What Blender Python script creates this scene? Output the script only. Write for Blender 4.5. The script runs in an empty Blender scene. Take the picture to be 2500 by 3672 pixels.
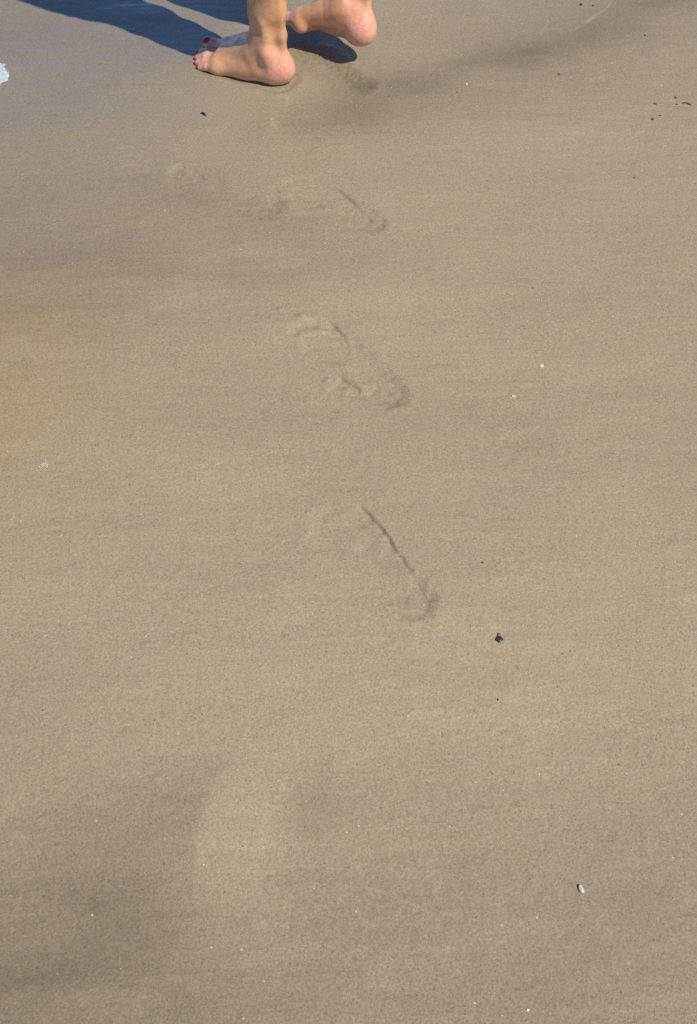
import bpy, math, random
import numpy as np
from mathutils import Vector, Matrix

# ------------------------------------------------------------------ camera, sky, sun, exposure
scn = bpy.context.scene
CAM_H, FPX, PITCH = 1.55, 4080.0, math.radians(55.5)
cd = bpy.data.cameras.new('camera')
cd.sensor_fit = 'VERTICAL'; cd.sensor_height = 36.0; cd.lens = 36.0 * FPX / 3672.0
cd.clip_start = 0.02; cd.clip_end = 5000
cam = bpy.data.objects.new('camera', cd); scn.collection.objects.link(cam)
cam.location = (0, 0, CAM_H); cam.rotation_euler = (math.pi / 2 - PITCH, 0, 0)
scn.camera = cam

SHADOW = np.array([-0.60, 0.39])            # where a shadow falls on the ground, per metre of height
sun_az = math.atan2(-SHADOW[0], -SHADOW[1]); sun_el = math.atan2(1.0, float(np.hypot(*SHADOW)))
world = bpy.data.worlds.new('World'); scn.world = world; world.use_nodes = True
wn = world.node_tree.nodes; wl = world.node_tree.links
sky = wn.new('ShaderNodeTexSky'); sky.sky_type = 'NISHITA'; sky.sun_disc = False
sky.sun_elevation = sun_el; sky.sun_rotation = sun_az; sky.air_density = 1.0; sky.dust_density = 0.1; sky.ozone_density = 9.0; sky.altitude = 2000
wl.new(sky.outputs[0], wn['Background'].inputs[0]); wn['Background'].inputs[1].default_value = 0.135
sl = bpy.data.lights.new('sun', 'SUN'); sl.energy = 5.0; sl.angle = math.radians(0.55); sl.color = (1.0, 0.89, 0.72)
sun = bpy.data.objects.new('sun', sl); scn.collection.objects.link(sun)
sun.rotation_euler = Vector((SHADOW[0], SHADOW[1], -1.0)).to_track_quat('-Z', 'Y').to_euler()
sun.location = (2, -1.5, 4)
vs = scn.view_settings; vs.view_transform = 'Standard'; vs.look = 'None'; vs.exposure = 0.14; vs.gamma = 1.0
scn.cycles.use_denoising = False
scn.cycles.max_bounces = 6

COL = scn.collection
rng = np.random.default_rng(7)

# ------------------------------------------------------------------ helpers
_f = np.array([0, math.cos(PITCH), -math.sin(PITCH)]); _u = np.array([0, math.sin(PITCH), math.cos(PITCH)])
def at(x, y, z=0.0):
    """where a sight line of the photograph meets height z"""
    d = _f * FPX + np.array([1., 0, 0]) * (x - 1250) + _u * (1836 - y)
    return np.array([0, 0, CAM_H]) + d * ((z - CAM_H) / d[2])

def sstep(a, b, x):
    t = np.clip((x - a) / (b - a), 0, 1); return t * t * (3 - 2 * t)

_tab = np.random.default_rng(11).random((16, 256, 256)).astype(np.float32)
def vnoise(x, y, cell, seed=0):
    x = x / cell; y = y / cell
    xi = np.floor(x).astype(np.int64); yi = np.floor(y).astype(np.int64)
    fx = x - xi; fy = y - yi
    fx = fx * fx * fx * (fx * (fx * 6 - 15) + 10); fy = fy * fy * fy * (fy * (fy * 6 - 15) + 10)
    T = _tab[seed % 16]
    a = T[xi & 255, yi & 255]; b = T[(xi + 1) & 255, yi & 255]; c = T[xi & 255, (yi + 1) & 255]; d = T[(xi + 1) & 255, (yi + 1) & 255]
    return (a + (b - a) * fx) * (1 - fy) + (c + (d - c) * fx) * fy - 0.5

def fbm(x, y, cell, seed=0, octaves=3):
    s = 0; amp = 1
    for k in range(octaves):
        s = s + amp * vnoise(x + 13.7 * k, y - 7.3 * k, cell, seed + k); cell *= 0.5; amp *= 0.5
    return s

def link_mesh(name, verts, faces, mat, parent=None, smooth=True, loc=(0, 0, 0)):
    me = bpy.data.meshes.new(name)
    verts = np.asarray(verts, dtype=np.float32)
    if isinstance(faces, np.ndarray):
        n, k = faces.shape
        me.vertices.add(len(verts)); me.vertices.foreach_set('co', verts.ravel())
        me.loops.add(n * k); me.loops.foreach_set('vertex_index', faces.astype(np.int32).ravel())
        me.polygons.add(n); me.polygons.foreach_set('loop_start', np.arange(0, n * k, k, dtype=np.int32))
        me.update(calc_edges=True)
    else:
        me.from_pydata([tuple(v) for v in verts], [], faces)
    if smooth: me.polygons.foreach_set('use_smooth', np.ones(len(me.polygons), dtype=bool))
    me.materials.append(mat); me.update()
    o = bpy.data.objects.new(name, me); COL.objects.link(o); o.location = loc
    if parent is not None: o.parent = parent
    return o

def fattr(o, name, vals):
    a = o.data.attributes.new(name, 'FLOAT', 'POINT'); a.data.foreach_set('value', np.asarray(vals, dtype=np.float32).ravel())

def tag(o, label, cat, group=None):
    o['label'] = label; o['category'] = cat
    if group: o['group'] = group

class NT:
    """short-hand for node building"""
    def __init__(s, name):
        s.m = bpy.data.materials.new(name); s.m.use_nodes = True
        s.n = s.m.node_tree.nodes; s.l = s.m.node_tree.links; s.b = s.n['Principled BSDF']
    def new(s, t, **kw):
        n = s.n.new(t)
        for k, v in kw.items(): setattr(n, k, v)
        return n
    def put(s, sock, v):
        if hasattr(v, 'is_output'): s.l.new(v, sock)
        else: sock.default_value = v
    def math(s, op, a, b=0.0, c=None, clamp=False):
        n = s.new('ShaderNodeMath', operation=op, use_clamp=clamp); s.put(n.inputs[0], a); s.put(n.inputs[1], b)
        if c is not None: s.put(n.inputs[2], c)
        return n.outputs[0]
    def mix(s, f, a, b, blend='MIX'):
        n = s.new('ShaderNodeMix', data_type='RGBA', blend_type=blend); s.put(n.inputs[0], f)
        s.put(n.inputs[6], a if hasattr(a, 'is_output') else (*a, 1)); s.put(n.inputs[7], b if hasattr(b, 'is_output') else (*b, 1))
        return n.outputs[2]
    def noise(s, vec, scale, detail=2.0, rough=0.5):
        n = s.new('ShaderNodeTexNoise'); s.put(n.inputs['Vector'], vec); n.inputs['Scale'].default_value = scale
        n.inputs['Detail'].default_value = detail; n.inputs['Roughness'].default_value = rough
        return n.outputs[0]
    def ramp(s, v, lo, hi):
        n = s.new('ShaderNodeMapRange', interpolation_type='SMOOTHSTEP'); s.put(n.inputs[0], v); n.inputs[1].default_value = lo; n.inputs[2].default_value = hi
        return n.outputs[0]
    def attr(s, name):
        return s.new('ShaderNodeAttribute', attribute_name=name).outputs['Fac']

# ------------------------------------------------------------------ materials
def sand_material():
    t = NT('wet_beach_sand'); tc = t.new('ShaderNodeTexCoord').outputs['Object']
    grain = t.noise(tc, 520, 3.0, 0.7); clump = t.noise(tc, 250, 2.0, 0.6); mott = t.noise(tc, 34, 3.0, 0.6)
    mp = t.new('ShaderNodeMapping'); t.l.new(tc, mp.inputs[0]); mp.inputs['Scale'].default_value = (5.0, 34.0, 1.0); mp.inputs['Rotation'].default_value = (0, 0, math.radians(-8))
    streak = t.noise(mp.outputs[0], 2.4, 3.0, 0.6)
    hue = t.noise(tc, 380, 2.0, 0.6); hue2 = t.noise(tc, 5, 2.0, 0.5)
    c = t.mix(t.ramp(hue, 0.34, 0.66), SAND_GREY, SAND_WARM)
    c = t.mix(t.math('MULTIPLY', t.ramp(t.noise(tc, 260, 2.0, 0.6), 0.52, 0.72), 0.5), c, (0.318, 0.240, 0.185))
    c = t.mix(t.math('MULTIPLY', t.ramp(t.noise(mp.outputs[0], 9.0, 3.0, 0.6), 0.52, 0.75), 0.25), c, (0.285, 0.255, 0.170))
    warm = t.attr('painted_glow')
    c = t.mix(warm, c, (0.30, 0.215, 0.105))  # yellow stray-light glow tinted into the sand
    v = t.math('MULTIPLY_ADD', t.math('SUBTRACT', grain, 0.5), 1.15, 1.0)
    v = t.math('MULTIPLY_ADD', t.math('SUBTRACT', clump, 0.5), 0.85, v)
    v = t.math('MULTIPLY_ADD', t.math('SUBTRACT', mott, 0.5), 0.08, v)
    v = t.math('MULTIPLY_ADD', t.math('SUBTRACT', streak, 0.5), 0.13, v)
    v = t.math('MULTIPLY_ADD', t.math('SUBTRACT', hue2, 0.5), 0.12, v)
    damp_shade = t.attr('damp_shade')  # moisture, plus vignette and relief shade painted into the sand colour
    v = t.math('MULTIPLY', v, t.math('MULTIPLY_ADD', damp_shade, -0.46, 1.0))
    v = t.math('MULTIPLY', v, t.math('MULTIPLY_ADD', t.attr('wet'), -0.16, 1.0))
    cx = t.new('ShaderNodeCombineXYZ')
    for i in range(3): t.l.new(v, cx.inputs[i])
    c = t.mix(1.0, c, cx.outputs[0], 'MULTIPLY')
    # single dark and pale grains
    vo = t.new('ShaderNodeTexVoronoi'); t.l.new(tc, vo.inputs['Vector']); vo.inputs['Scale'].default_value = 330
    sp = t.new('ShaderNodeSeparateColor'); t.l.new(vo.outputs['Color'], sp.inputs[0])
    core = t.math('LESS_THAN', vo.outputs['Distance'], 0.42)
    c = t.mix(t.math('MULTIPLY', t.math('GREATER_THAN', sp.outputs[0], 0.985), core), c, (0.15, 0.125, 0.10))
    c = t.mix(t.math('MULTIPLY', t.math('GREATER_THAN', sp.outputs[1], 0.9988), core), c, (0.48, 0.43, 0.36))
    t.l.new(c, t.b.inputs['Base Color'])
    wet = t.attr('wet')
    t.put(t.b.inputs['Roughness'], t.math('MULTIPLY_ADD', wet, -0.30, 0.88))
    t.put(t.b.inputs['Specular IOR Level'], t.math('MULTIPLY_ADD', wet, 0.38, 0.10))
    # a film of sea water stands on the sand towards the waves
    t.put(t.b.inputs['Coat Weight'], wet); t.b.inputs['Coat IOR'].default_value = 1.9; t.b.inputs['Coat Roughness'].default_value = 0.14
    h = t.math('ADD', t.math('MULTIPLY', grain, 0.7), t.math('MULTIPLY', clump, 1.0))
    h = t.math('ADD', h, t.math('MULTIPLY', streak, 0.9))
    bp = t.new('ShaderNodeBump'); bp.inputs['Strength'].default_value = 0.45; bp.inputs['Distance'].default_value = 0.0016
    t.l.new(h, bp.inputs['Height']); t.l.new(bp.outputs[0], t.b.inputs['Normal'])
    return t.m
SAND_GREY = (0.268, 0.231, 0.176); SAND_WARM = (0.316, 0.257, 0.156)

def skin_material():
    t = NT('wet_skin'); tc = t.new('ShaderNodeTexCoord').outputs['Object']
    n1 = t.noise(tc, 55, 3.0, 0.6); n2 = t.noise(tc, 600, 2.0, 0.6); n3 = t.noise(tc, 140, 2.0, 0.5)
    tan = t.mix(t.ramp(n1, 0.35, 0.68), (0.62, 0.335, 0.172), (0.51, 0.255, 0.125))
    pk = t.mix(t.ramp(n3, 0.35, 0.65), (0.68, 0.350, 0.245), (0.61, 0.280, 0.180))
    c = t.mix(t.attr('pink'), tan, pk)
    c = t.mix(t.attr('vein'), c, (0.36, 0.20, 0.15))
    t.l.new(c, t.b.inputs['Base Color'])
    t.b.inputs['Subsurface Weight'].default_value = 0.22; t.b.inputs['Subsurface Radius'].default_value = (1.0, 0.35, 0.18); t.b.inputs['Subsurface Scale'].default_value = 0.006
    t.put(t.b.inputs['Roughness'], t.math('MULTIPLY_ADD', n1, 0.18, 0.34)); t.b.inputs['Specular IOR Level'].default_value = 0.42
    t.b.inputs['Coat Weight'].default_value = 0.6; t.b.inputs['Coat Roughness'].default_value = 0.2
    bp = t.new('ShaderNodeBump'); bp.inputs['Strength'].default_value = 0.25; bp.inputs['Distance'].default_value = 0.0005
    t.l.new(t.math('ADD', n2, t.math('MULTIPLY', n3, 1.4)), bp.inputs['Height']); t.l.new(bp.outputs[0], t.b.inputs['Normal'])
    return t.m

def plain(name, c1, c2, scale, rough=0.6, spec=0.4, bump=0.3, dist=0.0006, sss=0.0):
    t = NT(name); tc = t.new('ShaderNodeTexCoord').outputs['Object']
    n = t.noise(tc, scale, 3.0, 0.6)
    t.l.new(t.mix(t.ramp(n, 0.35, 0.65), c1, c2), t.b.inputs['Base Color'])
    t.b.inputs['Roughness'].default_value = rough; t.b.inputs['Specular IOR Level'].default_value = spec
    if sss: t.b.inputs['Subsurface Weight'].default_value = sss; t.b.inputs['Subsurface Scale'].default_value = 0.004
    bp = t.new('ShaderNodeBump'); bp.inputs['Strength'].default_value = bump; bp.inputs['Distance'].default_value = dist
    t.l.new(n, bp.inputs['Height']); t.l.new(bp.outputs[0], t.b.inputs['Normal'])
    return t.m

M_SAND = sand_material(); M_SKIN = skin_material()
M_POLISH = plain('red_nail_polish', (0.42, 0.012, 0.018), (0.36, 0.010, 0.016), 200, 0.18, 0.6, 0.05)
M_CLOTH = plain('dark_cloth', (0.02, 0.03, 0.06), (0.03, 0.04, 0.07), 300, 0.9, 0.2)
M_FOAM = plain('sea_froth', (0.33, 0.40, 0.45), (0.38, 0.45, 0.50), 160, 0.5, 0.3, 0.2, 0.001, 0.4)
M_SHELL = plain('white_shell', (0.72, 0.68, 0.60), (0.80, 0.77, 0.70), 500, 0.4, 0.5)
M_GRIT = plain('shell_grit', (0.46, 0.41, 0.33), (0.54, 0.49, 0.41), 400, 0.5, 0.3)
M_SHELLG = plain('grey_shell', (0.36, 0.35, 0.31), (0.50, 0.48, 0.43), 300, 0.45, 0.4)
M_DARK = plain('blackened_shell', (0.022, 0.018, 0.024), (0.055, 0.045, 0.05), 350, 0.35, 0.5)
M_BROWN = plain('brown_husk', (0.16, 0.075, 0.035), (0.24, 0.12, 0.06), 350, 0.6, 0.3)
M_WEED = plain('dried_seaweed', (0.085, 0.064, 0.042), (0.125, 0.094, 0.062), 400, 0.6, 0.3)
M_RED = plain('reddish_seaweed', (0.20, 0.055, 0.030), (0.12, 0.05, 0.03), 400, 0.6, 0.3)
M_STRAW = plain('straw', (0.36, 0.27, 0.13), (0.28, 0.21, 0.11), 400, 0.7, 0.3)
def glass():
    t = NT('bubble_film'); t.b.inputs['Base Color'].default_value = (0.86, 0.88, 0.90, 1); t.b.inputs['Roughness'].default_value = 0.06
    t.b.inputs['Transmission Weight'].default_value = 0.75; t.b.inputs['IOR'].default_value = 1.33
    return t.m
M_BUB = glass()

# ------------------------------------------------------------------ the feet's places (needed by the sand too)
def frame(origin, ang):
    """foot frame: local x forward, local y to the walker's left, z up; ang turns from -X (picture left) away from the camera"""
    f = np.array([-math.cos(ang), math.sin(ang), 0]); l = np.array([-f[1], f[0], 0])
    return np.array(origin, float), np.stack([f, l, np.array([0, 0, 1.])], axis=1)
FS = 1.06                                                       # foot size
_, LR = frame((0, 0, 0), math.radians(24.5))                      # left foot, flat on the sand
LO = at(999, 240, 0.030) - LR @ (np.array([0.036, 0, 0.0]) * FS); LO[2] = -0.0065
_, RR = frame((0, 0, 0), math.radians(32))                      # right foot, swinging past with its heel up
def rot(axis_, deg): return np.array(Matrix.Rotation(math.radians(deg), 3, axis_))
RR = RR @ rot('Y', 4.5) @ rot('X', 15)                          # toes hang a little, inner edge raised
RO = at(1292, 105, 0.080) - RR @ (np.array([0.036, 0, 0.032]) * FS)

# ------------------------------------------------------------------ sand
PR = []     # prints: heel point, toe point (ground), half width scale, depth, softness, side (+1 left foot), crumble
def pr(h, t, *a): PR.append((at(*h)[:2], at(*t)[:2], *a))
pr((1375, 815), (985, 635), 0.86, 0.0028, 0.007, -1, 0.4, 0.5)
pr((1010, 752), (560, 618), 0.88, 0.0026, 0.009, 1, 0.3, 0.4)
pr((1440, 1460), (1050, 1130), 0.84, 0.0040, 0.008, -1, 0.4, 0.5)
pr((1545, 2215), (1085, 1795), 0.84, 0.0040, 0.009, 1, 0.3, 0.15)

def print_fields(X, Y, heel, toe, w, side, toes):
    ax = toe - heel; L = np.hypot(*ax); ax = ax / L; s = L / 0.24
    lx = np.array([-ax[1], ax[0]])
    u = ((X - heel[0]) * ax[0] + (Y - heel[1]) * ax[1]) / s; v = ((X - heel[0]) * lx[0] + (Y - heel[1]) * lx[1]) / s * side / w
    d = np.full(X.shape, 1.0)
    def circ(cu, cv, r, k=0.012):
        nonlocal d
        q = np.hypot(u - cu, v - cv) - r
        h = np.clip(0.5 + 0.5 * (d - q) / k, 0, 1); d = d * (1 - h) + q * h - k * h * (1 - h)
    circ(0.032, 0, 0.029); circ(0.062, 0.007, 0.024, 0.02); circ(0.10, 0.016, 0.020, 0.03); circ(0.140, 0.018, 0.026, 0.03); circ(0.160, -0.010, 0.034, 0.03)
    for tu, tv, tr in ((0.220, -0.024, 0.013), (0.219, -0.004, 0.009), (0.212, 0.010, 0.0085), (0.202, 0.023, 0.008), (0.188, 0.034, 0.008)): circ(tu - 0.02 * (1 - toes), tv, tr * (0.4 + 0.6 * toes), 0.006 + 0.02 * (1 - toes))
    return u, v, d

def polyline_dist(X, Y, pts):
    """distance to a polyline, side (+ on its left) and the position along it (0..1)"""
    best = np.full(X.shape, 9.0); sd = np.zeros(X.shape); tt = np.zeros(X.shape); n = len(pts) - 1
    for i in range(n):
        a, b = pts[i], pts[i + 1]; e = b - a; L2 = e @ e
        t = np.clip(((X - a[0]) * e[0] + (Y - a[1]) * e[1]) / L2, 0, 1)
        dx = X - a[0] - t * e[0]; dy = Y - a[1] - t * e[1]; d = np.hypot(dx, dy)
        m = d < best; best = np.where(m, d, best); sd = np.where(m, np.sign(e[0] * dy - e[1] * dx), sd); tt = np.where(m, (i + t) / n, tt)
    return best, sd, tt

def blob(X, Y, c, rx, ry, rot=0.0):
    ca, sa = math.cos(rot), math.sin(rot); dx = X - c[0]; dy = Y - c[1]
    return np.exp(-(((dx * ca + dy * sa) / rx) ** 2 + ((-dx * sa + dy * ca) / ry) ** 2))

CREST = [at(x, y)[:2] for x, y in ((770, 2780), (742, 2850), (722, 2920), (705, 3030), (690, 3130), (700, 3260))]
WALL4 = [at(x, y)[:2] for x, y in ((1090, 2760), (1150, 2860), (1190, 2980), (1180, 3120), (1100, 3260))]
WALL3 = [at(x, y)[:2] for x, y in ((1285, 1800), (1312, 1832), (1352, 1875), (1385, 1912), (1412, 1958), (1450, 2010), (1486, 2070), (1518, 2115), (1538, 2160), (1532, 2200), (1496, 2226))]
def pl(*p): return [at(x, y)[:2] for x, y in p]
WALLS = [(WALL3, 0.0068, 0.42, 0.22),
         (pl((1180, 1150), (1205, 1172), (1236, 1205), (1252, 1245), (1248, 1280)), 0.0042, 0.6, 0.5),
         (pl((1215, 1358), (1236, 1370), (1262, 1386), (1300, 1410), (1330, 1425)), 0.0046, 0.7, 0.5),
         (pl((1330, 1375), (1390, 1400), (1430, 1440), (1425, 1475)), 0.0028, 0.6, 0.5),
         (pl((1205, 672), (1240, 700), (1285, 738), (1325, 775), (1358, 800), (1360, 825)), 0.0026, 0.6, 0.6),
         (pl((2035, 135), (2100, 92), (2165, 45), (2205, -10)), 0.0018, 0.7, 0.5),
         (pl((1930, 150), (1960, 95), (1965, 30)), 0.0009, 0.7, 0.5),
         (pl((2330, 90), (2410, 60), (2480, 30)), 0.0012, 0.7, 0.5),
         (pl((610, 585), (680, 600), (725, 625), (735, 655)), 0.0030, 0.6, 0.5),
         (pl((780, 722), (880, 740), (960, 735), (1000, 700)), 0.0026, 0.6, 0.5),
         (pl((985, 665), (1010, 700), (1050, 705)), 0.0036, 0.7, 0.5)]
_r = np.random.default_rng(77)
CLODS = [(*at(x, y)[:2], r, h) for x, y, r, h in ((1082, 1142, 0.010, 0.0036), (1152, 1188, 0.008, 0.0030), (1006, 1116, 0.005, 0.0024), (1176, 1372, 0.006, 0.0028), (1110, 1290, 0.014, 0.0016), (1487, 2055, 0.004, 0.0022))]
for (hx, hy), sx, sy, n in (((1290, 1392), 70, 28, 26), ((1480, 2160), 60, 55, 24), ((1290, 740), 75, 45, 26), ((1240, 265), 75, 40, 20)):
    for _ in range(n):
        CLODS.append((*at(hx + sx * _r.normal() * 0.7, hy + sy * _r.normal() * 0.7)[:2], _r.uniform(0.0028, 0.0055), _r.uniform(0.0005, 0.0016)))
BAND = [at(x, y)[:2] for x, y in ((1150, 440), (1330, 350), (1560, 300), (1850, 210), (2120, 120), (2420, 10))]
HEELP = [at(x, y)[:2] for x, y in ((1105, 190), (1165, 205), (1215, 250), (1270, 300), (1300, 312))]

def sand_height(X, Y):
    near = np.exp(-((np.maximum(np.hypot(X, Y - 1.4) - 2.2, 0)) / 1.5) ** 2)
    z = 0.016 * vnoise(X + 3, Y * 1.5, 0.75, 1) + 0.010 * vnoise(X * 0.8, Y * 1.9, 0.33, 2) + 0.0035 * fbm(X * 0.6 + Y * 0.2, Y * 1.8, 0.11, 3, 3)
    z = z + 0.0007 * fbm(X * 0.5, Y * 2.2, 0.022, 5, 2) + 0.00045 * fbm(X, Y, 0.010, 7, 2)
    # calm the sand where the feet and prints are
    foot_zone = np.maximum(blob(X, Y, (LO + LR @ [0.12, 0, 0])[:2], 0.20, 0.20), blob(X, Y, (RO + RR @ [0.12, 0, 0])[:2], 0.20, 0.20))
    z = z * (1 - 0.94 * np.clip(foot_zone * 1.3, 0, 1))
    z = z * near
    # swash ridge running off to the right
    d, s, t = polyline_dist(X, Y, BAND)
    z = z + 0.011 * np.where(s > 0, np.exp(-(d / 0.13) ** 2), np.exp(-(d / 0.055) ** 2)) * sstep(0, 0.22, t) * (1 - 0.5 * t) * (1 - np.clip(foot_zone, 0, 1))
    # footprints
    for heel, toe, w, depth, soft, side, crumb, toes in PR:
        m = (np.abs(X - (heel[0] + toe[0]) / 2) < 0.28) & (np.abs(Y - (heel[1] + toe[1]) / 2) < 0.28)
        x, y = X[m], Y[m]; wob = 0.006 * fbm(x, y, 0.022, 4, 2)
        u, v, d = print_fields(x, y, heel, toe, w, side, toes); d = d + 0.9 * wob
        ins = sstep(soft, -soft, d)
        dz = -depth * ins * (1.0 + 0.25 * sstep(0.12, 0.02, u)) + 0.14 * depth * np.exp(-((d - soft * 1.3) / (soft * 1.1)) ** 2)
        heelz = sstep(0.11, 0.03, u) * sstep(0.016, -0.004, d)
        dz = dz + crumb * (0.0026 * vnoise(x, y, 0.0062, 6) + 0.0020 * vnoise(x, y, 0.0105, 8)) * heelz
        dz = dz + crumb * 0.0010 * fbm(x, y, 0.008, 9, 2) * ins
        z[m] = z[m] + dz
    # crisp little walls where the sand sheared at the edge of a print: high on the sun's side
    for pts, ht, mid, tail in WALLS:
        lo = np.min(pts, 0) - 0.12; hi = np.max(pts, 0) + 0.12
        m = (X > lo[0]) & (X < hi[0]) & (Y > lo[1]) & (Y < hi[1])
        x, y = X[m], Y[m]; d, s, t = polyline_dist(x + 0.003 * vnoise(x, y, 0.012, 10), y + 0.003 * vnoise(x, y, 0.012, 11), pts)
        sd = d * s
        fade = sstep(0.0, 0.16, t) * (tail + (1 - tail) * sstep(mid + 0.2, mid, t)) * sstep(1.0, 0.86, t) * np.clip(0.85 + 1.2 * fbm(x, y, 0.030, 12, 2), 0.15, 1.1)
        z[m] = z[m] + ht * fade * (-sstep(0.0015, -0.0030, sd) * np.exp(-np.clip(-sd, 0, 1) / 0.032) + 0.28 * sstep(-0.001, 0.002, sd) * np.exp(-np.clip(sd, 0, 1) / 0.014))
    # clods pushed up at toe tips and heels
    for cx_, cy_, r_, h_ in CLODS:
        m = (np.abs(X - cx_) < 4 * r_) & (np.abs(Y - cy_) < 4 * r_)
        z[m] = z[m] + h_ * np.exp(-((X[m] - cx_) ** 2 + (Y[m] - cy_) ** 2) / r_ ** 2)
    # the old washed-out print close by
    cy = np.array([p[1] for p in CREST])[::-1]; cx = np.array([p[0] for p in CREST])[::-1]
    pc = np.polyfit(cy - 0.5, cx, 1); Yc = np.clip(Y, 0.30, 0.75); bow = 2.6 * np.clip(np.abs(Yc - 0.52) - 0.03, 0, 0.16) ** 2 * 1.4
    sd = X - np.polyval(pc, Yc - 0.5) - bow + 0.016 * vnoise(X, Y, 0.06, 5) + 0.004 * vnoise(X, Y, 0.018, 6)
    amp = np.exp(-((Y - 0.535) / 0.085) ** 2)
    z = z + amp * 0.0165 * (np.exp(-np.sqrt(sd ** 2 + 0.00004) / 0.085) - 0.25 * np.exp(-((sd - 0.10) / 0.05) ** 2))
    wy = np.array([p[1] for p in WALL4])[::-1]; wx = np.array([p[0] for p in WALL4])[::-1]; pw = np.polyfit(wy - 0.5, wx, 1)
    sw = X - np.polyval(pw, Yc - 0.5) + 0.012 * vnoise(X, Y, 0.05, 9)
    z = z + np.exp(-((Y - 0.54) / 0.10) ** 2) * 0.0032 * sstep(-0.03, 0.03, sw) * np.exp(-np.clip(sw, 0, 1) / 0.12)
    # the print the lifted heel has just left, and broken sand behind it
    d, s, t = polyline_dist(X, Y, HEELP); d = d + 0.006 * vnoise(X, Y, 0.012, 12)
    heelm = sstep(0.030, 0.008, d) * sstep(0, 0.15, t)
    z = z - 0.0035 * heelm + 0.0032 * heelm * np.abs(vnoise(X, Y, 0.009, 13)) * 2 + 0.003 * np.exp(-((d - 0.036) / 0.012) ** 2) * sstep(0, 0.1, t)
    # sand gives under the standing foot
    q = np.stack([X - LO[0], Y - LO[1]], -1) @ LR[:2, :2]
    dd = np.hypot(np.clip(np.abs(q[..., 0] - 0.118) - 0.085, 0, 1), np.clip(np.abs(q[..., 1] - 0.004) - 0.010, 0, 1)) - 0.032
    z = z + 0.0015 * np.exp(-((dd - 0.014) / 0.011) ** 2) * (1 + 1.2 * vnoise(X, Y, 0.03, 4)) - 0.0020 * sstep(0.008, -0.004, dd)
    return z

def axis(lo, hi, step, far, grow=1.16):
    core = np.arange(lo, hi + step / 2, step); out = []; s = step; p = 0.0
    while p < far: s *= grow; p += s; out.append(p)
    out = np.array(out); return np.concatenate([(lo - out)[::-1], core, core[-1] + out])
gx = axis(-0.92, 0.92, 0.0026, 1500); gy = axis(0.22, 2.66, 0.0026, 1500)
X, Y = np.meshgrid(gx, gy, indexing='ij'); Z = sand_height(X, Y)
nx, ny = X.shape; idx = np.arange(nx * ny).reshape(nx, ny)
faces = np.stack([idx[:-1, :-1], idx[1:, :-1], idx[1:, 1:], idx[:-1, 1:]], -1).reshape(-1, 4)
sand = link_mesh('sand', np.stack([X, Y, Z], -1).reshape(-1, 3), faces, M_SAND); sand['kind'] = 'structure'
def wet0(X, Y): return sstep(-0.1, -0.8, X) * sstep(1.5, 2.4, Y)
damp_shade = 0.06 + 0.22 * fbm(X * 0.8, Y * 2.0, 0.5, 3, 3) + 0.10 * wet0(X, Y) + 0.20 * sstep(1.3, 2.3, Y)
damp_shade = damp_shade + 0.36 * blob(X, Y, at(350, 950)[:2], 0.40, 0.24, -0.15) * (0.9 + 0.6 * fbm(X, Y * 2, 0.16, 2)) + 0.22 * blob(X, Y, at(820, 740)[:2], 0.25, 0.06, -0.3)
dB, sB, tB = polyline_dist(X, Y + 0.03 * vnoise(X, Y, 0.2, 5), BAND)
damp_shade = damp_shade + 0.56 * np.exp(-(dB / 0.085) ** 2) * sstep(0.0, 0.2, tB) * (0.9 + 0.6 * fbm(X, Y * 2, 0.15, 4)) + 0.40 * blob(X, Y, at(1180, 430)[:2], 0.17, 0.06)  # swash streak: moisture plus painted shade of the ridge's off-sun slope
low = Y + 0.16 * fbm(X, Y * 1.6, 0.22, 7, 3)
damp_shade = damp_shade + 0.26 * sstep(0.72, 0.30, low) + 0.62 * blob(X, Y, at(60, 3600)[:2], 0.32, 0.26) * (0.9 + 0.5 * fbm(X, Y * 2, 0.10, 5)) + 0.10 * blob(X, Y, at(500, 3000)[:2], 0.12, 0.11)  # vignette painted along near edge and left corner; painted shade left of crest
damp_shade = damp_shade - 0.30 * blob(X, Y, at(900, 3080)[:2], 0.085, 0.16)  # sunlit inside of the old print painted lighter
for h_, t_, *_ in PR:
    damp_shade = damp_shade + 0.10 * blob(X, Y, h_ + (t_ - h_) * 0.15, 0.04, 0.04)
dH, sH, tH = polyline_dist(X, Y, HEELP); damp_shade = damp_shade + 0.35 * np.exp(-(dH / 0.03) ** 2)
fattr(sand, 'damp_shade', np.clip(damp_shade, 0, 1))
wet = 0.22 * sstep(1.3, 2.5, Y) + 0.50 * sstep(0.0, -0.9, X + 0.3 * (2.2 - Y) + 0.3 * fbm(X, Y, 0.4, 6, 2)) + 0.95 * sstep(-0.12, -0.62, X - 0.55 * (Y - 2.36) + 0.12 * fbm(X, Y * 2, 0.3, 6, 2)) * sstep(1.9, 2.35, Y)
fattr(sand, 'wet', np.clip(wet, 0, 1))
glow_amt = 0.85 * blob(X, Y, at(-90, 1340)[:2], 0.20, 0.27) * (0.8 + 0.8 * fbm(X, Y, 0.1, 9, 2))  # yellow light-leak glow painted into the sand colour
fattr(sand, 'painted_glow', np.clip(glow_amt, 0, 0.6))
def zat(x, y):
    return float(sand_height(np.array([[x]]), np.array([[y]]))[0, 0])

# ------------------------------------------------------------------ the walker: one signed-distance body, meshed once
prims = []      # (kind, data..., k)
def cone(a, ra, b, rb, k): prims.append(('c', np.array(a, float), ra, np.array(b, float), rb, k))
def ell(c, R, rad, k): prims.append(('e', np.array(c, float), np.array(R, float), np.array(rad, float), k))
def roty(a):    # lifts the heel: turns about the local left axis
    c, s = math.cos(a), math.sin(a); return np.array([[c, 0, s], [0, 1, 0], [-s, 0, c]])

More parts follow.
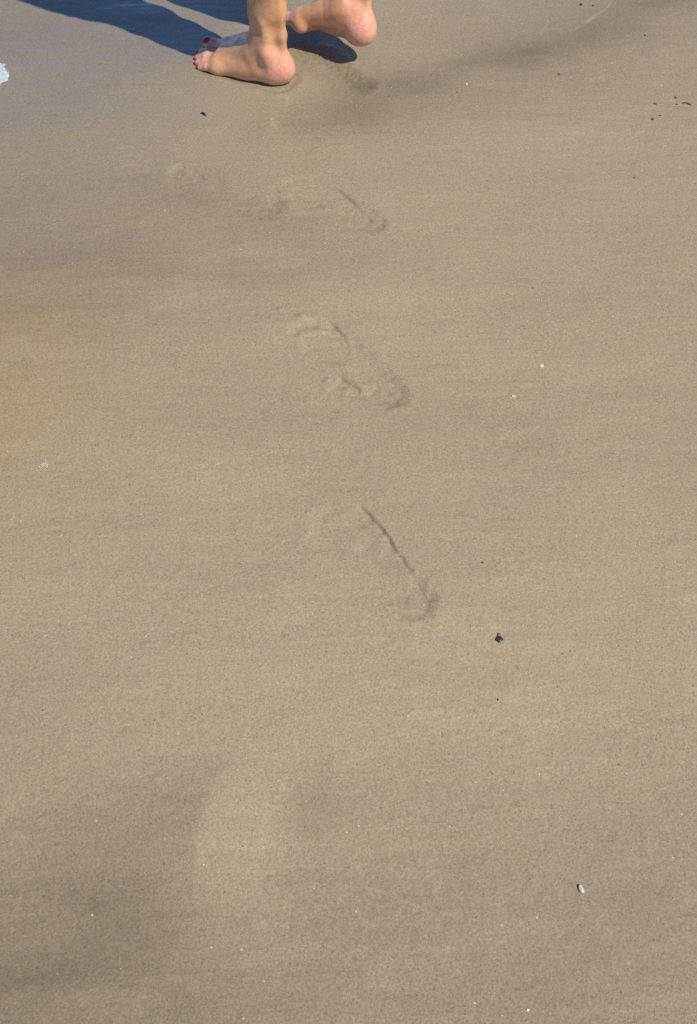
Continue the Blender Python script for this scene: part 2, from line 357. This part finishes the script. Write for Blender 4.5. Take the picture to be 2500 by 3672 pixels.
NAILS = []
def make_foot(O, R, side, bigtoe_up):
    """side +1: little toe at local +y (left foot)"""
    def P(p): return O + R @ (np.array([p[0], p[1] * side, p[2]]) * FS)
    def C(a, ra, b, rb, k): cone(P(a), ra * FS, P(b), rb * FS, k)
    def E(c, rad, k, tilt=0.0): ell(P(c), R @ roty(tilt), np.array(rad) * FS, k)
    # heel and ankle block
    E((0.036, 0.000, 0.031), (0.036, 0.030, 0.033), 0.01)
    E((0.034, 0.000, 0.042), (0.029, 0.026, 0.034), 0.012)
    C((0.027, 0.000, 0.060), 0.013, (0.025, 0.000, 0.110), 0.0090, 0.014)
    C((0.052, 0.000, 0.050), 0.026, (0.066, 0.000, 0.100), 0.025, 0.016)
    E((0.048, 0.0275, 0.072), (0.0115, 0.0105, 0.020), 0.008, 0.15)         # outer ankle bone
    C((0.049, 0.0215, 0.080), 0.0095, (0.055, 0.0200, 0.140), 0.0090, 0.014)
    C((0.046, 0.006, 0.048), 0.023, (0.070, 0.008, 0.048), 0.023, 0.02)
    E((0.068, -0.029, 0.078), (0.015, 0.0095, 0.018), 0.009)                # inner ankle bone
    # instep
    C((0.072, 0.000, 0.072), 0.028, (0.112, -0.008, 0.053), 0.024, 0.03)
    C((0.090, -0.012, 0.062), 0.026, (0.165, -0.024, 0.033), 0.019, 0.022)
    C((0.090, 0.004, 0.055), 0.026, (0.164, 0.002, 0.026), 0.017, 0.022)
    C((0.050, 0.011, 0.024), 0.021, (0.105, 0.019, 0.021), 0.018, 0.02)
    C((0.100, 0.019, 0.021), 0.018, (0.168, 0.031, 0.016), 0.0145, 0.016)
    C((0.080, 0.012, 0.036), 0.024, (0.172, 0.018, 0.019), 0.0150, 0.018)
    # ball
    E((0.166, -0.027, 0.019), (0.020, 0.019, 0.0185), 0.012)
    E((0.168, 0.002, 0.015), (0.024, 0.028, 0.0145), 0.012)
    E((0.167, 0.033, 0.0150), (0.019, 0.0125, 0.0145), 0.010)
    # tendon ridges over the instep
    C((0.095, -0.012, 0.083), 0.004, (0.180, -0.027, 0.040), 0.0035, 0.012)
    C((0.100, 0.002, 0.076), 0.0035, (0.172, 0.000, 0.037), 0.003, 0.012)
    # toes
    u = bigtoe_up
    toes = [((0.170, -0.027, 0.026), 0.0160, (0.198, -0.029, 0.021 + 0.35 * u), 0.0126, (0.219, -0.027, 0.0150 + u), 0.0126),
            ((0.178, -0.006, 0.020), 0.0100, (0.206, -0.006, 0.020), 0.0082, (0.228, -0.004, 0.0105), 0.0082),
            ((0.178, 0.008, 0.019), 0.0095, (0.206, 0.010, 0.019), 0.0078, (0.224, 0.012, 0.0098), 0.0078),
            ((0.176, 0.021, 0.017), 0.0092, (0.200, 0.025, 0.0172), 0.0075, (0.216, 0.027, 0.0094), 0.0076),
            ((0.172, 0.033, 0.015), 0.0095, (0.189, 0.037, 0.0150), 0.0084, (0.203, 0.038, 0.0094), 0.0082)]
    for i, (a, ra, b, rb, c, rc) in enumerate(toes):
        C(a, ra, b, rb, 0.006 if i else 0.010); C(b, rb, c, rc, 0.004)
        if i == 0: E((0.210, -0.0275, 0.0155 + 0.75 * u), (0.017, 0.0136, 0.0118), 0.006, -1.2 * u / 0.022 * 0.5)
        NAILS.append((P(b), P(c), rc * FS * (1.0 if i else 1.02), i, R))
    return P

PL = make_foot(LO, LR, 1, 0.008)
PRt = make_foot(RO, RR, -1, 0.010)

def make_leg(P, knee, hip, fwd):
    """P maps foot space to world; the shank starts over the ankle"""
    knee = np.array(knee, float); hip = np.array(hip, float); fwd = np.array(fwd, float)
    an = P((0.051, 0, 0.085)); d = knee - an; L = np.linalg.norm(d); d = d / L
    back = -fwd + d * (fwd @ d); back /= np.linalg.norm(back); lat = np.cross(d, back)
    def Q(t, b=0.0, l=0.0): return an + d * (L * t) + back * b + lat * l
    ach = P((0.025, 0, 0.110))
    # front (tibia), tendon, and the flesh between
    cone(P((0.068, 0, 0.085)), 0.025, Q(0.18, -0.012), 0.027, 0.016); cone(Q(0.18, -0.012), 0.027, Q(0.55, -0.010), 0.036, 0.02)
    cone(ach, 0.0092, Q(0.20, 0.034), 0.0122, 0.016); cone(Q(0.20, 0.034), 0.0122, Q(0.50, 0.028), 0.028, 0.02)
    cone(P((0.050, 0, 0.11)), 0.019, Q(0.20, 0.010), 0.024, 0.016); cone(Q(0.20, 0.012), 0.024, Q(0.5, 0.012), 0.040, 0.02)
    cone(Q(0.55, 0.024, 0.014), 0.034, Q(0.76, 0.026, 0.018), 0.036, 0.025); cone(Q(0.55, 0.024, -0.014), 0.034, Q(0.78, 0.026, -0.018), 0.036, 0.025)
    cone(Q(0.55, 0), 0.040, Q(0.96, 0), 0.047, 0.03); cone(Q(0.78, 0.022), 0.042, Q(0.97, 0.008), 0.042, 0.03)
    ell(Q(1.0, -0.014), np.eye(3), (0.047, 0.047, 0.05), 0.03)
    th = hip - knee
    cone(knee, 0.053, knee + th * 0.45, 0.072, 0.03); cone(knee + th * 0.45, 0.072, hip, 0.086, 0.03)
    cone(knee + th * 0.75 - fwd * 0.02, 0.078, hip - fwd * 0.045, 0.085, 0.03)

FWD = np.array([-math.cos(math.radians(33)), math.sin(math.radians(33)), 0]); LEFT = np.array([-FWD[1], FWD[0], 0])
HIPC = np.array([-0.20, 2.39, 0.865])
HIP_L = HIPC + LEFT * 0.085; HIP_R = HIPC - LEFT * 0.085
KNEE_L = np.array([-0.198, 2.300, 0.455]); KNEE_R = np.array([-0.190, 2.465, 0.475])
make_leg(PL, KNEE_L, HIP_L, FWD); make_leg(PRt, KNEE_R, HIP_R, FWD)
Rb = np.stack([FWD, LEFT, np.array([0, 0, 1.])], 1)
ell(HIPC + [0, 0, 0.06], Rb, (0.105, 0.160, 0.13), 0.03); ell(HIPC + [0, 0, 0.16], Rb, (0.09, 0.128, 0.12), 0.03)

def pieces(*seg):
    out = [np.array([seg[0][0]])]
    for a, b, s in seg: n = max(1, int(round((b - a) / s))); out.append(np.linspace(a, b, n + 1)[1:])
    return np.concatenate(out)
ax_ = pieces((-0.46, -0.36, 0.012), (-0.36, 0.05, 0.0019), (0.05, 0.12, 0.012))
ay_ = pieces((2.10, 2.19, 0.012), (2.19, 2.50, 0.0019), (2.50, 2.72, 0.012))
az_ = pieces((-0.02, -0.008, 0.004), (-0.008, 0.24, 0.0019), (0.24, 0.30, 0.005), (0.30, 1.19, 0.012))
def smin(a, b, k):
    h = np.clip(0.5 + 0.5 * (a - b) / k, 0, 1); return a * (1 - h) + b * h - k * h * (1 - h)
D = np.full((len(ax_), len(ay_), len(az_)), 0.09, dtype=np.float32)
for p in prims:
    mg = p[-1] + 0.012
    if p[0] == 'c':
        _, a, ra, b, rb, k = p; lo = np.minimum(a - ra, b - rb) - mg; hi = np.maximum(a + ra, b + rb) + mg
    else:
        _, c, R, rad, k = p; e = np.sqrt(((R * rad) ** 2).sum(1)); lo = c - e - mg; hi = c + e + mg
    s = tuple(slice(max(0, np.searchsorted(g, l) - 1), np.searchsorted(g, h) + 1) for g, l, h in zip((ax_, ay_, az_), lo, hi))
    gx3 = ax_[s[0]][:, None, None]; gy3 = ay_[s[1]][None, :, None]; gz3 = az_[s[2]][None, None, :]
    if p[0] == 'c':
        e = b - a; L2 = float(e @ e)
        t = np.clip(((gx3 - a[0]) * e[0] + (gy3 - a[1]) * e[1] + (gz3 - a[2]) * e[2]) / L2, 0, 1)
        v = np.sqrt((gx3 - a[0] - t * e[0]) ** 2 + (gy3 - a[1] - t * e[1]) ** 2 + (gz3 - a[2] - t * e[2]) ** 2) - (ra + (rb - ra) * t)
    else:
        q = [(R[0, i] * (gx3 - c[0]) + R[1, i] * (gy3 - c[1]) + R[2, i] * (gz3 - c[2])) for i in range(3)]
        k0 = np.sqrt(sum((q[i] / rad[i]) ** 2 for i in range(3))); k1 = np.sqrt(sum((q[i] / rad[i] ** 2) ** 2 for i in range(3)))
        v = k0 * (k0 - 1) / np.maximum(k1, 1e-6)
    D[s] = smin(D[s], v, k)
# soles are pressed flat by the sand
zf = -(az_[None, None, :] + 0.0035)
D = -smin(-D, -np.broadcast_to(zf, D.shape).astype(np.float32), 0.006)

def surface_nets(D, ax, ay, az):
    S = D < 0; nx, ny, nz = D.shape
    cnt = np.zeros((nx - 1, ny - 1, nz - 1), np.int8)
    for i in (0, 1):
        for j in (0, 1):
            for k in (0, 1): cnt += S[i:nx - 1 + i, j:ny - 1 + j, k:nz - 1 + k]
    act = (cnt > 0) & (cnt < 8); ci, cj, ck = np.nonzero(act)
    vid = np.full(act.shape, -1, np.int64); vid[ci, cj, ck] = np.arange(len(ci))
    pos = np.zeros((len(ci), 3)); num = np.zeros(len(ci))
    corners = [(i, j, k) for i in (0, 1) for j in (0, 1) for k in (0, 1)]
    for a in corners:
        for d in range(3):
            if a[d]: continue
            b = list(a); b[d] = 1
            va = D[ci + a[0], cj + a[1], ck + a[2]]; vb = D[ci + b[0], cj + b[1], ck + b[2]]
            m = (va < 0) != (vb < 0); t = np.where(m, va / np.where(m, va - vb, 1), 0)
            pa = np.stack([ax[ci + a[0]], ay[cj + a[1]], az[ck + a[2]]], -1); pb = np.stack([ax[ci + b[0]], ay[cj + b[1]], az[ck + b[2]]], -1)
            pos += np.where(m[:, None], pa + (pb - pa) * t[:, None], 0); num += m
    pos /= num[:, None]
    F = []
    for d in range(3):
        sl0 = [slice(None)] * 3; sl1 = [slice(None)] * 3; sl0[d] = slice(0, -1); sl1[d] = slice(1, None)
        A = S[tuple(sl0)]; B = S[tuple(sl1)]
        i, j, k = np.nonzero(A != B); c = [i, j, k]; e, f = [(1, 2), (2, 0), (0, 1)][d]
        ok = (c[e] > 0) & (c[f] > 0) & (c[e] < D.shape[e] - 1) & (c[f] < D.shape[f] - 1)
        c = [q[ok] for q in c]; ins = A[c[0], c[1], c[2]]
        def v(de, df):
            q = [c[0].copy(), c[1].copy(), c[2].copy()]; q[e] = q[e] - de; q[f] = q[f] - df; return vid[q[0], q[1], q[2]]
        quad = np.stack([v(1, 1), v(0, 1), v(0, 0), v(1, 0)], -1); quad[~ins] = quad[~ins][:, ::-1]; F.append(quad)
    return pos, np.concatenate(F)

BASE = np.array([-0.14, 2.33, 0.0])
bv, bf = surface_nets(D, ax_, ay_, az_)
# light relaxation to take out the grid
for it in range(5):
    acc = np.zeros_like(bv); n_ = np.zeros(len(bv))
    for a_, b_ in ((0, 1), (1, 2), (2, 3), (3, 0)):
        np.add.at(acc, bf[:, a_], bv[bf[:, b_]]); np.add.at(n_, bf[:, a_], 1)
        np.add.at(acc, bf[:, b_], bv[bf[:, a_]]); np.add.at(n_, bf[:, b_], 1)
    bv = bv * 0.5 + 0.5 * acc / np.maximum(n_, 1)[:, None]
person = bpy.data.objects.new('person', None); COL.objects.link(person); person.location = BASE
person.empty_display_size = 0.1
tag(person, 'barefoot person with red toenails walking on wet sand, right heel lifted', 'person')
body = link_mesh('body', bv - BASE, bf, M_SKIN, person)
# skin tone: soles, heels and toes are pinker than the tanned instep and shank
pink = np.zeros(len(bv)); vein = np.zeros(len(bv))
for O, R, side in ((LO, LR, 1), (RO, RR, -1)):
    q = (bv - O) @ R / FS; q[:, 1] *= side
    near = (q[:, 0] > -0.03) & (q[:, 0] < 0.26) & (np.abs(q[:, 1]) < 0.065) & (q[:, 2] < 0.14)
    n = 0.008 * vnoise(q[:, 0] * 1.0 + 5, q[:, 2] + q[:, 1], 0.02, 3)
    heel = sstep(0.088, 0.020, np.hypot(q[:, 0] - 0.012, (q[:, 2] - 0.028) * 0.9) + n)
    sole = sstep(0.030, 0.006, q[:, 2] + n); toe = 0.75 * sstep(0.165, 0.20, q[:, 0] + n)
    lat = 0.25 * sstep(0.045, 0.020, q[:, 2] + n)
    pink = np.where(near, np.maximum(pink, np.clip(np.maximum.reduce([heel, sole, toe, lat]), 0, 1)), pink)
fattr(body, 'pink', pink); fattr(body, 'vein', vein)

# dark shorts, above the picture: the leg and hip form grown by a few millimetres and hemmed at mid-thigh
k0 = int(np.searchsorted(az_, 0.62)); zz = az_[k0:][None, None, :]
gx_, gy_ = ax_[::4], ay_[::4]; Ds = D[::4, ::4, k0:] - 0.009
Ds = np.maximum(Ds, np.broadcast_to(np.maximum(0.67 - zz, zz - 1.175), Ds.shape))
sv, sf = surface_nets(Ds, gx_, gy_, az_[k0:])
link_mesh('shorts', sv - BASE, sf, M_CLOTH, person)

# toenails, painted red
for b, c, r, i, R in NAILS:
    axd = (c - b) / np.linalg.norm(c - b); upv = np.array([0, 0, 1.]) - axd * axd[2]; upv /= np.linalg.norm(upv); sdv = np.cross(upv, axd)
    if i > 1:
        ca_, sa_ = math.cos(0.75), math.sin(0.75); axd, upv = axd * ca_ - upv * sa_, upv * ca_ + axd * sa_; c = c + upv * 0
    ln = 0.0082 if i == 0 else 0.0042; N = 9; vv = []; ang = 1.0 if i == 0 else 0.80
    cen = c + axd * (r * (0.10 if i == 0 else 0.50 if i == 1 else 0.05))
    for layer in (1, 0):
        for a in np.linspace(-1, 1, N):
            for w in np.linspace(-1, 1, N):
                # disc-like map of the square keeps the outline rounded
                uu = a * math.sqrt(1 - 0.32 * w * w); ww = w * math.sqrt(1 - 0.32 * a * a)
                th = ww * ang; droop = 0.22 * max(uu, 0) ** 2 * (r if i == 0 else 1.3 * r)
                rad = r * (1.02 if i == 0 else 0.97) + (0.0009 if layer else -0.0012)
                vv.append(cen + axd * (uu * ln) + upv * (rad * math.cos(th) - droop) + sdv * (rad * math.sin(th)))
    fl = []
    I = lambda l, a, w: l * N * N + a * N + w
    for a in range(N - 1):
        for w in range(N - 1):
            fl.append((I(0, a, w), I(0, a + 1, w), I(0, a + 1, w + 1), I(0, a, w + 1))); fl.append((I(1, a, w), I(1, a, w + 1), I(1, a + 1, w + 1), I(1, a + 1, w)))
    ring = [(0, w) for w in range(N)] + [(a, N - 1) for a in range(1, N)] + [(N - 1, w) for w in range(N - 2, -1, -1)] + [(a, 0) for a in range(N - 2, 0, -1)]
    for p_, q_ in zip(ring, ring[1:] + ring[:1]): fl.append((I(0, *p_), I(0, *q_), I(1, *q_), I(1, *p_)))
    link_mesh('toenail', np.array(vv) - BASE, fl, M_POLISH, person)

# ------------------------------------------------------------------ foam, shells and drift on the sand
def spot(x, y): p = at(x, y); p[2] = zat(p[0], p[1]); return p

def ico(sub=2):
    import bmesh
    bm = bmesh.new(); bmesh.ops.create_icosphere(bm, subdivisions=sub, radius=1.0)
    v = np.array([tuple(q.co) for q in bm.verts]); f = [tuple(w.index for w in q.verts) for q in bm.faces]; bm.free(); return v, f

def lump(seed, radii, rough=0.18, cut=0.0):
    """an irregular worn lump: sphere pushed about and sliced by a few flat chips"""
    r = np.random.default_rng(seed); v, f = ico(3)
    for _ in range(7):
        n = r.normal(size=3); n /= np.linalg.norm(n); c = 0.62 + 0.3 * r.random(); d = v @ n
        v = v - np.outer(np.clip(d - c, 0, 9) * 0.9, n)
    ph = r.random((4, 3)) * 6; fr = r.normal(size=(4, 3)) * 2.2
    v = v * (1 + rough * 0.4 * sum(np.sin(v @ fr[i] + ph[i, 0]) for i in range(4)))[:, None]
    return v * np.array(radii), f

def chip(seed, w, l, th, bend, outline=0.2, pointy=0.0):
    """a curved broken plate: rounded outline, bent like a shell, real thickness"""
    r = np.random.default_rng(seed); N = 18; rings = 5; ph = r.random(5) * 6
    top = []
    for i in range(rings + 1):
        for j in range(N):
            a = 2 * math.pi * j / N; q = i / rings
            rad = q * (1 + outline * (0.6 * math.sin(2 * a + ph[0]) + 0.5 * math.sin(3 * a + ph[1]) + 0.35 * math.sin(5 * a + ph[2])))
            if pointy: rad *= 1 / (abs(math.cos(a)) + abs(math.sin(a))) ** pointy
            x, y = rad * math.cos(a) * w, rad * math.sin(a) * l
            top.append((x, y, bend * (1 - (x / w) ** 2 - 0.5 * (y / l) ** 2) + 0.06 * bend * math.sin(9 * q + ph[3])))
    top = np.array(top); v = np.concatenate([top, top - [0, 0, th]]); n = len(top); f = []
    for i in range(rings):
        for j in range(N):
            a, b = i * N + j, i * N + (j + 1) % N; c, d = a + N, b + N
            f.append((a, c, d, b)); f.append((n + a, n + b, n + d, n + c))
    for j in range(N):
        a, b = rings * N + j, rings * N + (j + 1) % N; f.append((a, n + a, n + b, b))
    return v, f

def stalk(pts, radii, N=8):
    pts = np.array(pts, float); v = []; f = []
    for i, (p, r) in enumerate(zip(pts, radii)):
        t = pts[min(i + 1, len(pts) - 1)] - pts[max(i - 1, 0)]; t /= np.linalg.norm(t)
        a = np.cross(t, [0, 0, 1.]); a /= np.linalg.norm(a) + 1e-9; b = np.cross(a, t)
        for j in range(N): v.append(p + r * (a * math.cos(2 * math.pi * j / N) + b * math.sin(2 * math.pi * j / N)))
    for i in range(len(pts) - 1):
        for j in range(N): f.append((i * N + j, i * N + (j + 1) % N, (i + 1) * N + (j + 1) % N, (i + 1) * N + j))
    f.append(tuple(range(N))[::-1]); f.append(tuple((len(pts) - 1) * N + j for j in range(N)))
    return np.array(v), f

def drop(name, vf, mat, x, y, rotz, sink, label, cat, group=None, tilt=(0, 0)):
    v, f = vf; o = link_mesh(name, v, f, mat); p = spot(x, y); o.location = (p[0], p[1], p[2] + sink); o.rotation_euler = (tilt[0], tilt[1], rotz)
    tag(o, label, cat, group); return o

# froth left by the last wave, at the seaward side
def froth(px, py, rx, ry, th, seed):
    n = 120; r = np.random.default_rng(seed); a = np.linspace(-1.15, 1.15, n); U, V = np.meshgrid(a, a, indexing='ij')
    rr = np.hypot(U, V) + 0.22 * fbm(U + 4, V, 0.4, 2, 4)
    h = np.clip(1 - rr ** 2, 0, 1) * th * (0.75 + 0.5 * fbm(U, V, 0.35, 4, 2))
    bub = np.zeros_like(h)
    for _ in range(700):
        c = r.uniform(-1, 1, 2); q = r.uniform(0.012, 0.035); d2 = ((U - c[0]) ** 2 + (V - c[1]) ** 2) / q ** 2
        bub = np.maximum(bub, np.sqrt(np.clip(1 - d2, 0, 1)) * q * rx * 0.8)
    h = h + bub * (rr < 1.02) - 0.004 * (rr > 1.0)
    i = np.arange(n * n).reshape(n, n); f = np.stack([i[:-1, :-1], i[1:, :-1], i[1:, 1:], i[:-1, 1:]], -1).reshape(-1, 4)
    keep = (rr < 1.12).ravel()[f].all(1)
    v = np.stack([U * rx, V * ry, h - 0.001], -1).reshape(-1, 3)
    used = np.unique(f[keep]); mp = np.full(n * n, -1); mp[used] = np.arange(len(used))
    p = spot(px, py)
    o = link_mesh('sea_foam', v[used], mp[f[keep]], M_FOAM); o.location = p; return o
tag(froth(-88, 262, 0.074, 0.058, 0.012, 3), 'patch of bubbly white sea foam lying on the wet sand', 'sea foam')

# a few clear bubbles left on the sand
bub = bpy.data.objects.new('foam_bubbles', None); COL.objects.link(bub); bub.location = spot(155, 1672); bub.empty_display_size = 0.01
tag(bub, 'small cluster of clear glistening bubbles by the yellow glow painted on the sand', 'bubbles')
for dx, dy, r in ((0, 0, 0.0042), (0.006, 0.002, 0.0030), (-0.005, -0.003, 0.0030), (0.002, 0.006, 0.0026), (0.007, -0.003, 0.0020), (-0.003, 0.005, 0.0018)):
    v, f = ico(3); v = v * r; v[:, 2] = np.maximum(v[:, 2], -0.25 * r); link_mesh('bubble', v + [dx, dy, 0.0002], f, M_BUB, bub)

drop('shell_fragment', lump(21, (0.0030, 0.0032, 0.0024)), M_SHELL, 1941, 1316, 0.4, 0.0012, 'rounded white bead of shell, the larger of two lying near each other', 'shell', 'white shell beads')
drop('shell_fragment', lump(22, (0.0024, 0.0027, 0.0022), 0.3), M_SHELL, 1840, 1426, 1.1, 0.0010, 'chipped white bead of shell, the smaller of two lying near each other', 'shell', 'white shell beads')
drop('shell_fragment', chip(23, 0.0036, 0.0058, 0.0009, 0.0024, 0.12), M_SHELLG, 2084, 3190, 0.35, 0.0016, 'oblong greyish white shell chip lying with its back up', 'shell', None, (0.10, 0.22))
drop('shell_fragment', lump(24, (0.0018, 0.0016, 0.0013)), M_SHELL, 1893, 3622, 0.2, 0.0008, 'tiny white shell crumb alone on the coarse rippled sand', 'shell')
drop('shell_fragment', lump(25, (0.0020, 0.0018, 0.0014)), M_SHELL, 1674, 303, 0.2, 0.0008, 'tiny white shell crumb beside the moist, shade-darkened swash streak', 'shell')

# dark charred-looking chip with a brown tip
dk = bpy.data.objects.new('dark_shell', None); COL.objects.link(dk); dk.location = spot(1790, 2298); dk.rotation_euler = (0, 0, 0.05); dk.empty_display_size = 0.01
tag(dk, 'diamond shaped near-black shell chip with a pointed brown tip', 'shell')
v, f = chip(31, 0.0068, 0.0058, 0.0016, 0.0026, 0.07, 0.9); o = link_mesh('shell_plate', v + [0, 0, 0.0015], f, M_DARK, dk)
v, f = chip(32, 0.0036, 0.0052, 0.0010, 0.0022, 0.05, 1.0); o = link_mesh('brown_tip', v + [0.0004, 0.0068, 0.0010], f, M_BROWN, dk)

drop('seaweed_scrap', stalk([(-0.007, 0.003, 0.001), (-0.004, 0.0035, 0.0024), (0, 0.001, 0.003), (0.004, -0.003, 0.0022), (0.0075, -0.007, 0.0008)], (0.0009, 0.0021, 0.0024, 0.0019, 0.0005)), M_DARK, 731, 412, 0, 0, 'short black curved seaweed stem lying below the standing foot', 'seaweed')
W = 'seaweed'
def weed(seed, w, l, mat, x, y, rz, label, group=None): return drop('seaweed_scrap', chip(seed, w * 0.8, l * 0.8, 0.0008, 0.0016, 0.28), mat, x, y, rz, 0.0010, label, W, group, (0.2, -0.15))
weed(41, 0.0042, 0.0052, M_DARK, 2083, 22, 0.3, 'dark oval seaweed scrap at the end of a shallow drag mark')
weed(42, 0.0026, 0.0030, M_WEED, 2127, 27, 1.0, 'small brown seaweed scrap next to the dark oval scrap')
weed(43, 0.0028, 0.0034, M_WEED, 2006, 259, 0.7, 'lone brown seaweed crumb on smooth sand beyond the swash streak')
weed(44, 0.0046, 0.0030, M_WEED, 2351, 365, -0.5, 'lone brown seaweed flake beside the straw litter')
weed(45, 0.0026, 0.0030, M_WEED, 2425, 342, 0.2, 'small round brown seaweed crumb just beyond the pale straw leaf')
weed(46, 0.0034, 0.0028, M_DARK, 2430, 367, 0.6, 'blackish seaweed crumb stuck on the pale straw leaf')
weed(47, 0.0050, 0.0034, M_RED, 2343, 419, 0.3, 'reddish brown seaweed flake with a thin tail')
weed(48, 0.0026, 0.0026, M_WEED, 2370, 405, 0.3, 'small brown crumb next to the reddish seaweed flake')
weed(49, 0.0048, 0.0022, M_BROWN, 2277, 636, 0.5, 'narrow chestnut brown husk flake lying by itself')
weed(50, 0.0022, 0.0030, M_WEED, 2312, 134, 0.5, 'faint small brown seaweed crumb lying by a scratch in smooth sand')
weed(51, 0.0018, 0.0018, M_WEED, 1786, 2511, 0.0, 'tiny brown crumb toward the photographer from the diamond shaped dark chip')
weed(52, 0.0030, 0.0016, M_BROWN, 1730, 2023, 0.0, 'tiny narrow brown husk beyond the diamond shaped dark chip')
weed(53, 0.0020, 0.0024, M_WEED, 1640, 330, 0.2, 'tiny brown crumb close to the white crumb beside the swash streak')
drop('straw_leaf', chip(61, 0.0150, 0.0030, 0.0006, 0.0014, 0.06), M_STRAW, 2418, 371, 0.12, 0.0006, 'pale narrow straw leaf lying flat on the sand', 'leaf')
drop('plant_stalk', stalk([(-0.011, 0.003, 0.0006), (-0.006, 0.005, 0.0022), (0, 0.0042, 0.0026), (0.006, 0.001, 0.002), (0.010, -0.003, 0.0006)], (0.0008, 0.0014, 0.0013, 0.0012, 0.0005)), M_WEED, 2466, 366, 0, 0, 'bent olive brown plant stalk beside the straw leaf', 'stalk')

# shell grit scattered through the sand: uncountable
r = np.random.default_rng(5); V = []; F = []; mi = []
for k in range(230):
    y = r.uniform(0.28, 2.55); x = r.uniform(-0.85, 0.85); 
    if x < 0.1 and r.random() < 0.6: x = abs(x)
    if k < 40: x, y = r.normal(0.36, 0.03), r.uniform(1.2, 2.0)          # the line of grit past the two beads
    s_ = r.uniform(0.0006, 0.0012) * (1.35 if r.random() < 0.12 else 1); q = r.normal(size=(6, 3)); q /= np.linalg.norm(q, axis=1)[:, None]
    base = np.array([(1, 0, 0), (-1, 0, 0), (0, 1, 0), (0, -1, 0), (0, 0, 1), (0, 0, -1)], float) + 0.35 * q
    i0 = len(V) * 6; V.append((x, y, base * s_)); mi += [1 if r.random() < 0.3 else 0] * 8
    F += [tuple(i0 + w for w in t) for t in ((0, 2, 4), (2, 1, 4), (1, 3, 4), (3, 0, 4), (2, 0, 5), (1, 2, 5), (3, 1, 5), (0, 3, 5))]
gxy = np.array([(a, b) for a, b, _ in V]); gz = sand_height(gxy[:, :1].copy(), gxy[:, 1:].copy())[:, 0]
gv = np.concatenate([c + [a, b, z + 0.0004] for (a, b, c), z in zip(V, gz)])
grit = link_mesh('shell_grit', gv, F, M_GRIT, smooth=False); grit.data.materials.append(M_WEED); grit.data.polygons.foreach_set('material_index', np.array(mi, dtype=np.int32))
grit['kind'] = 'stuff'; tag(grit, 'fine white and brown shell grit scattered over the sand', 'shell grit')
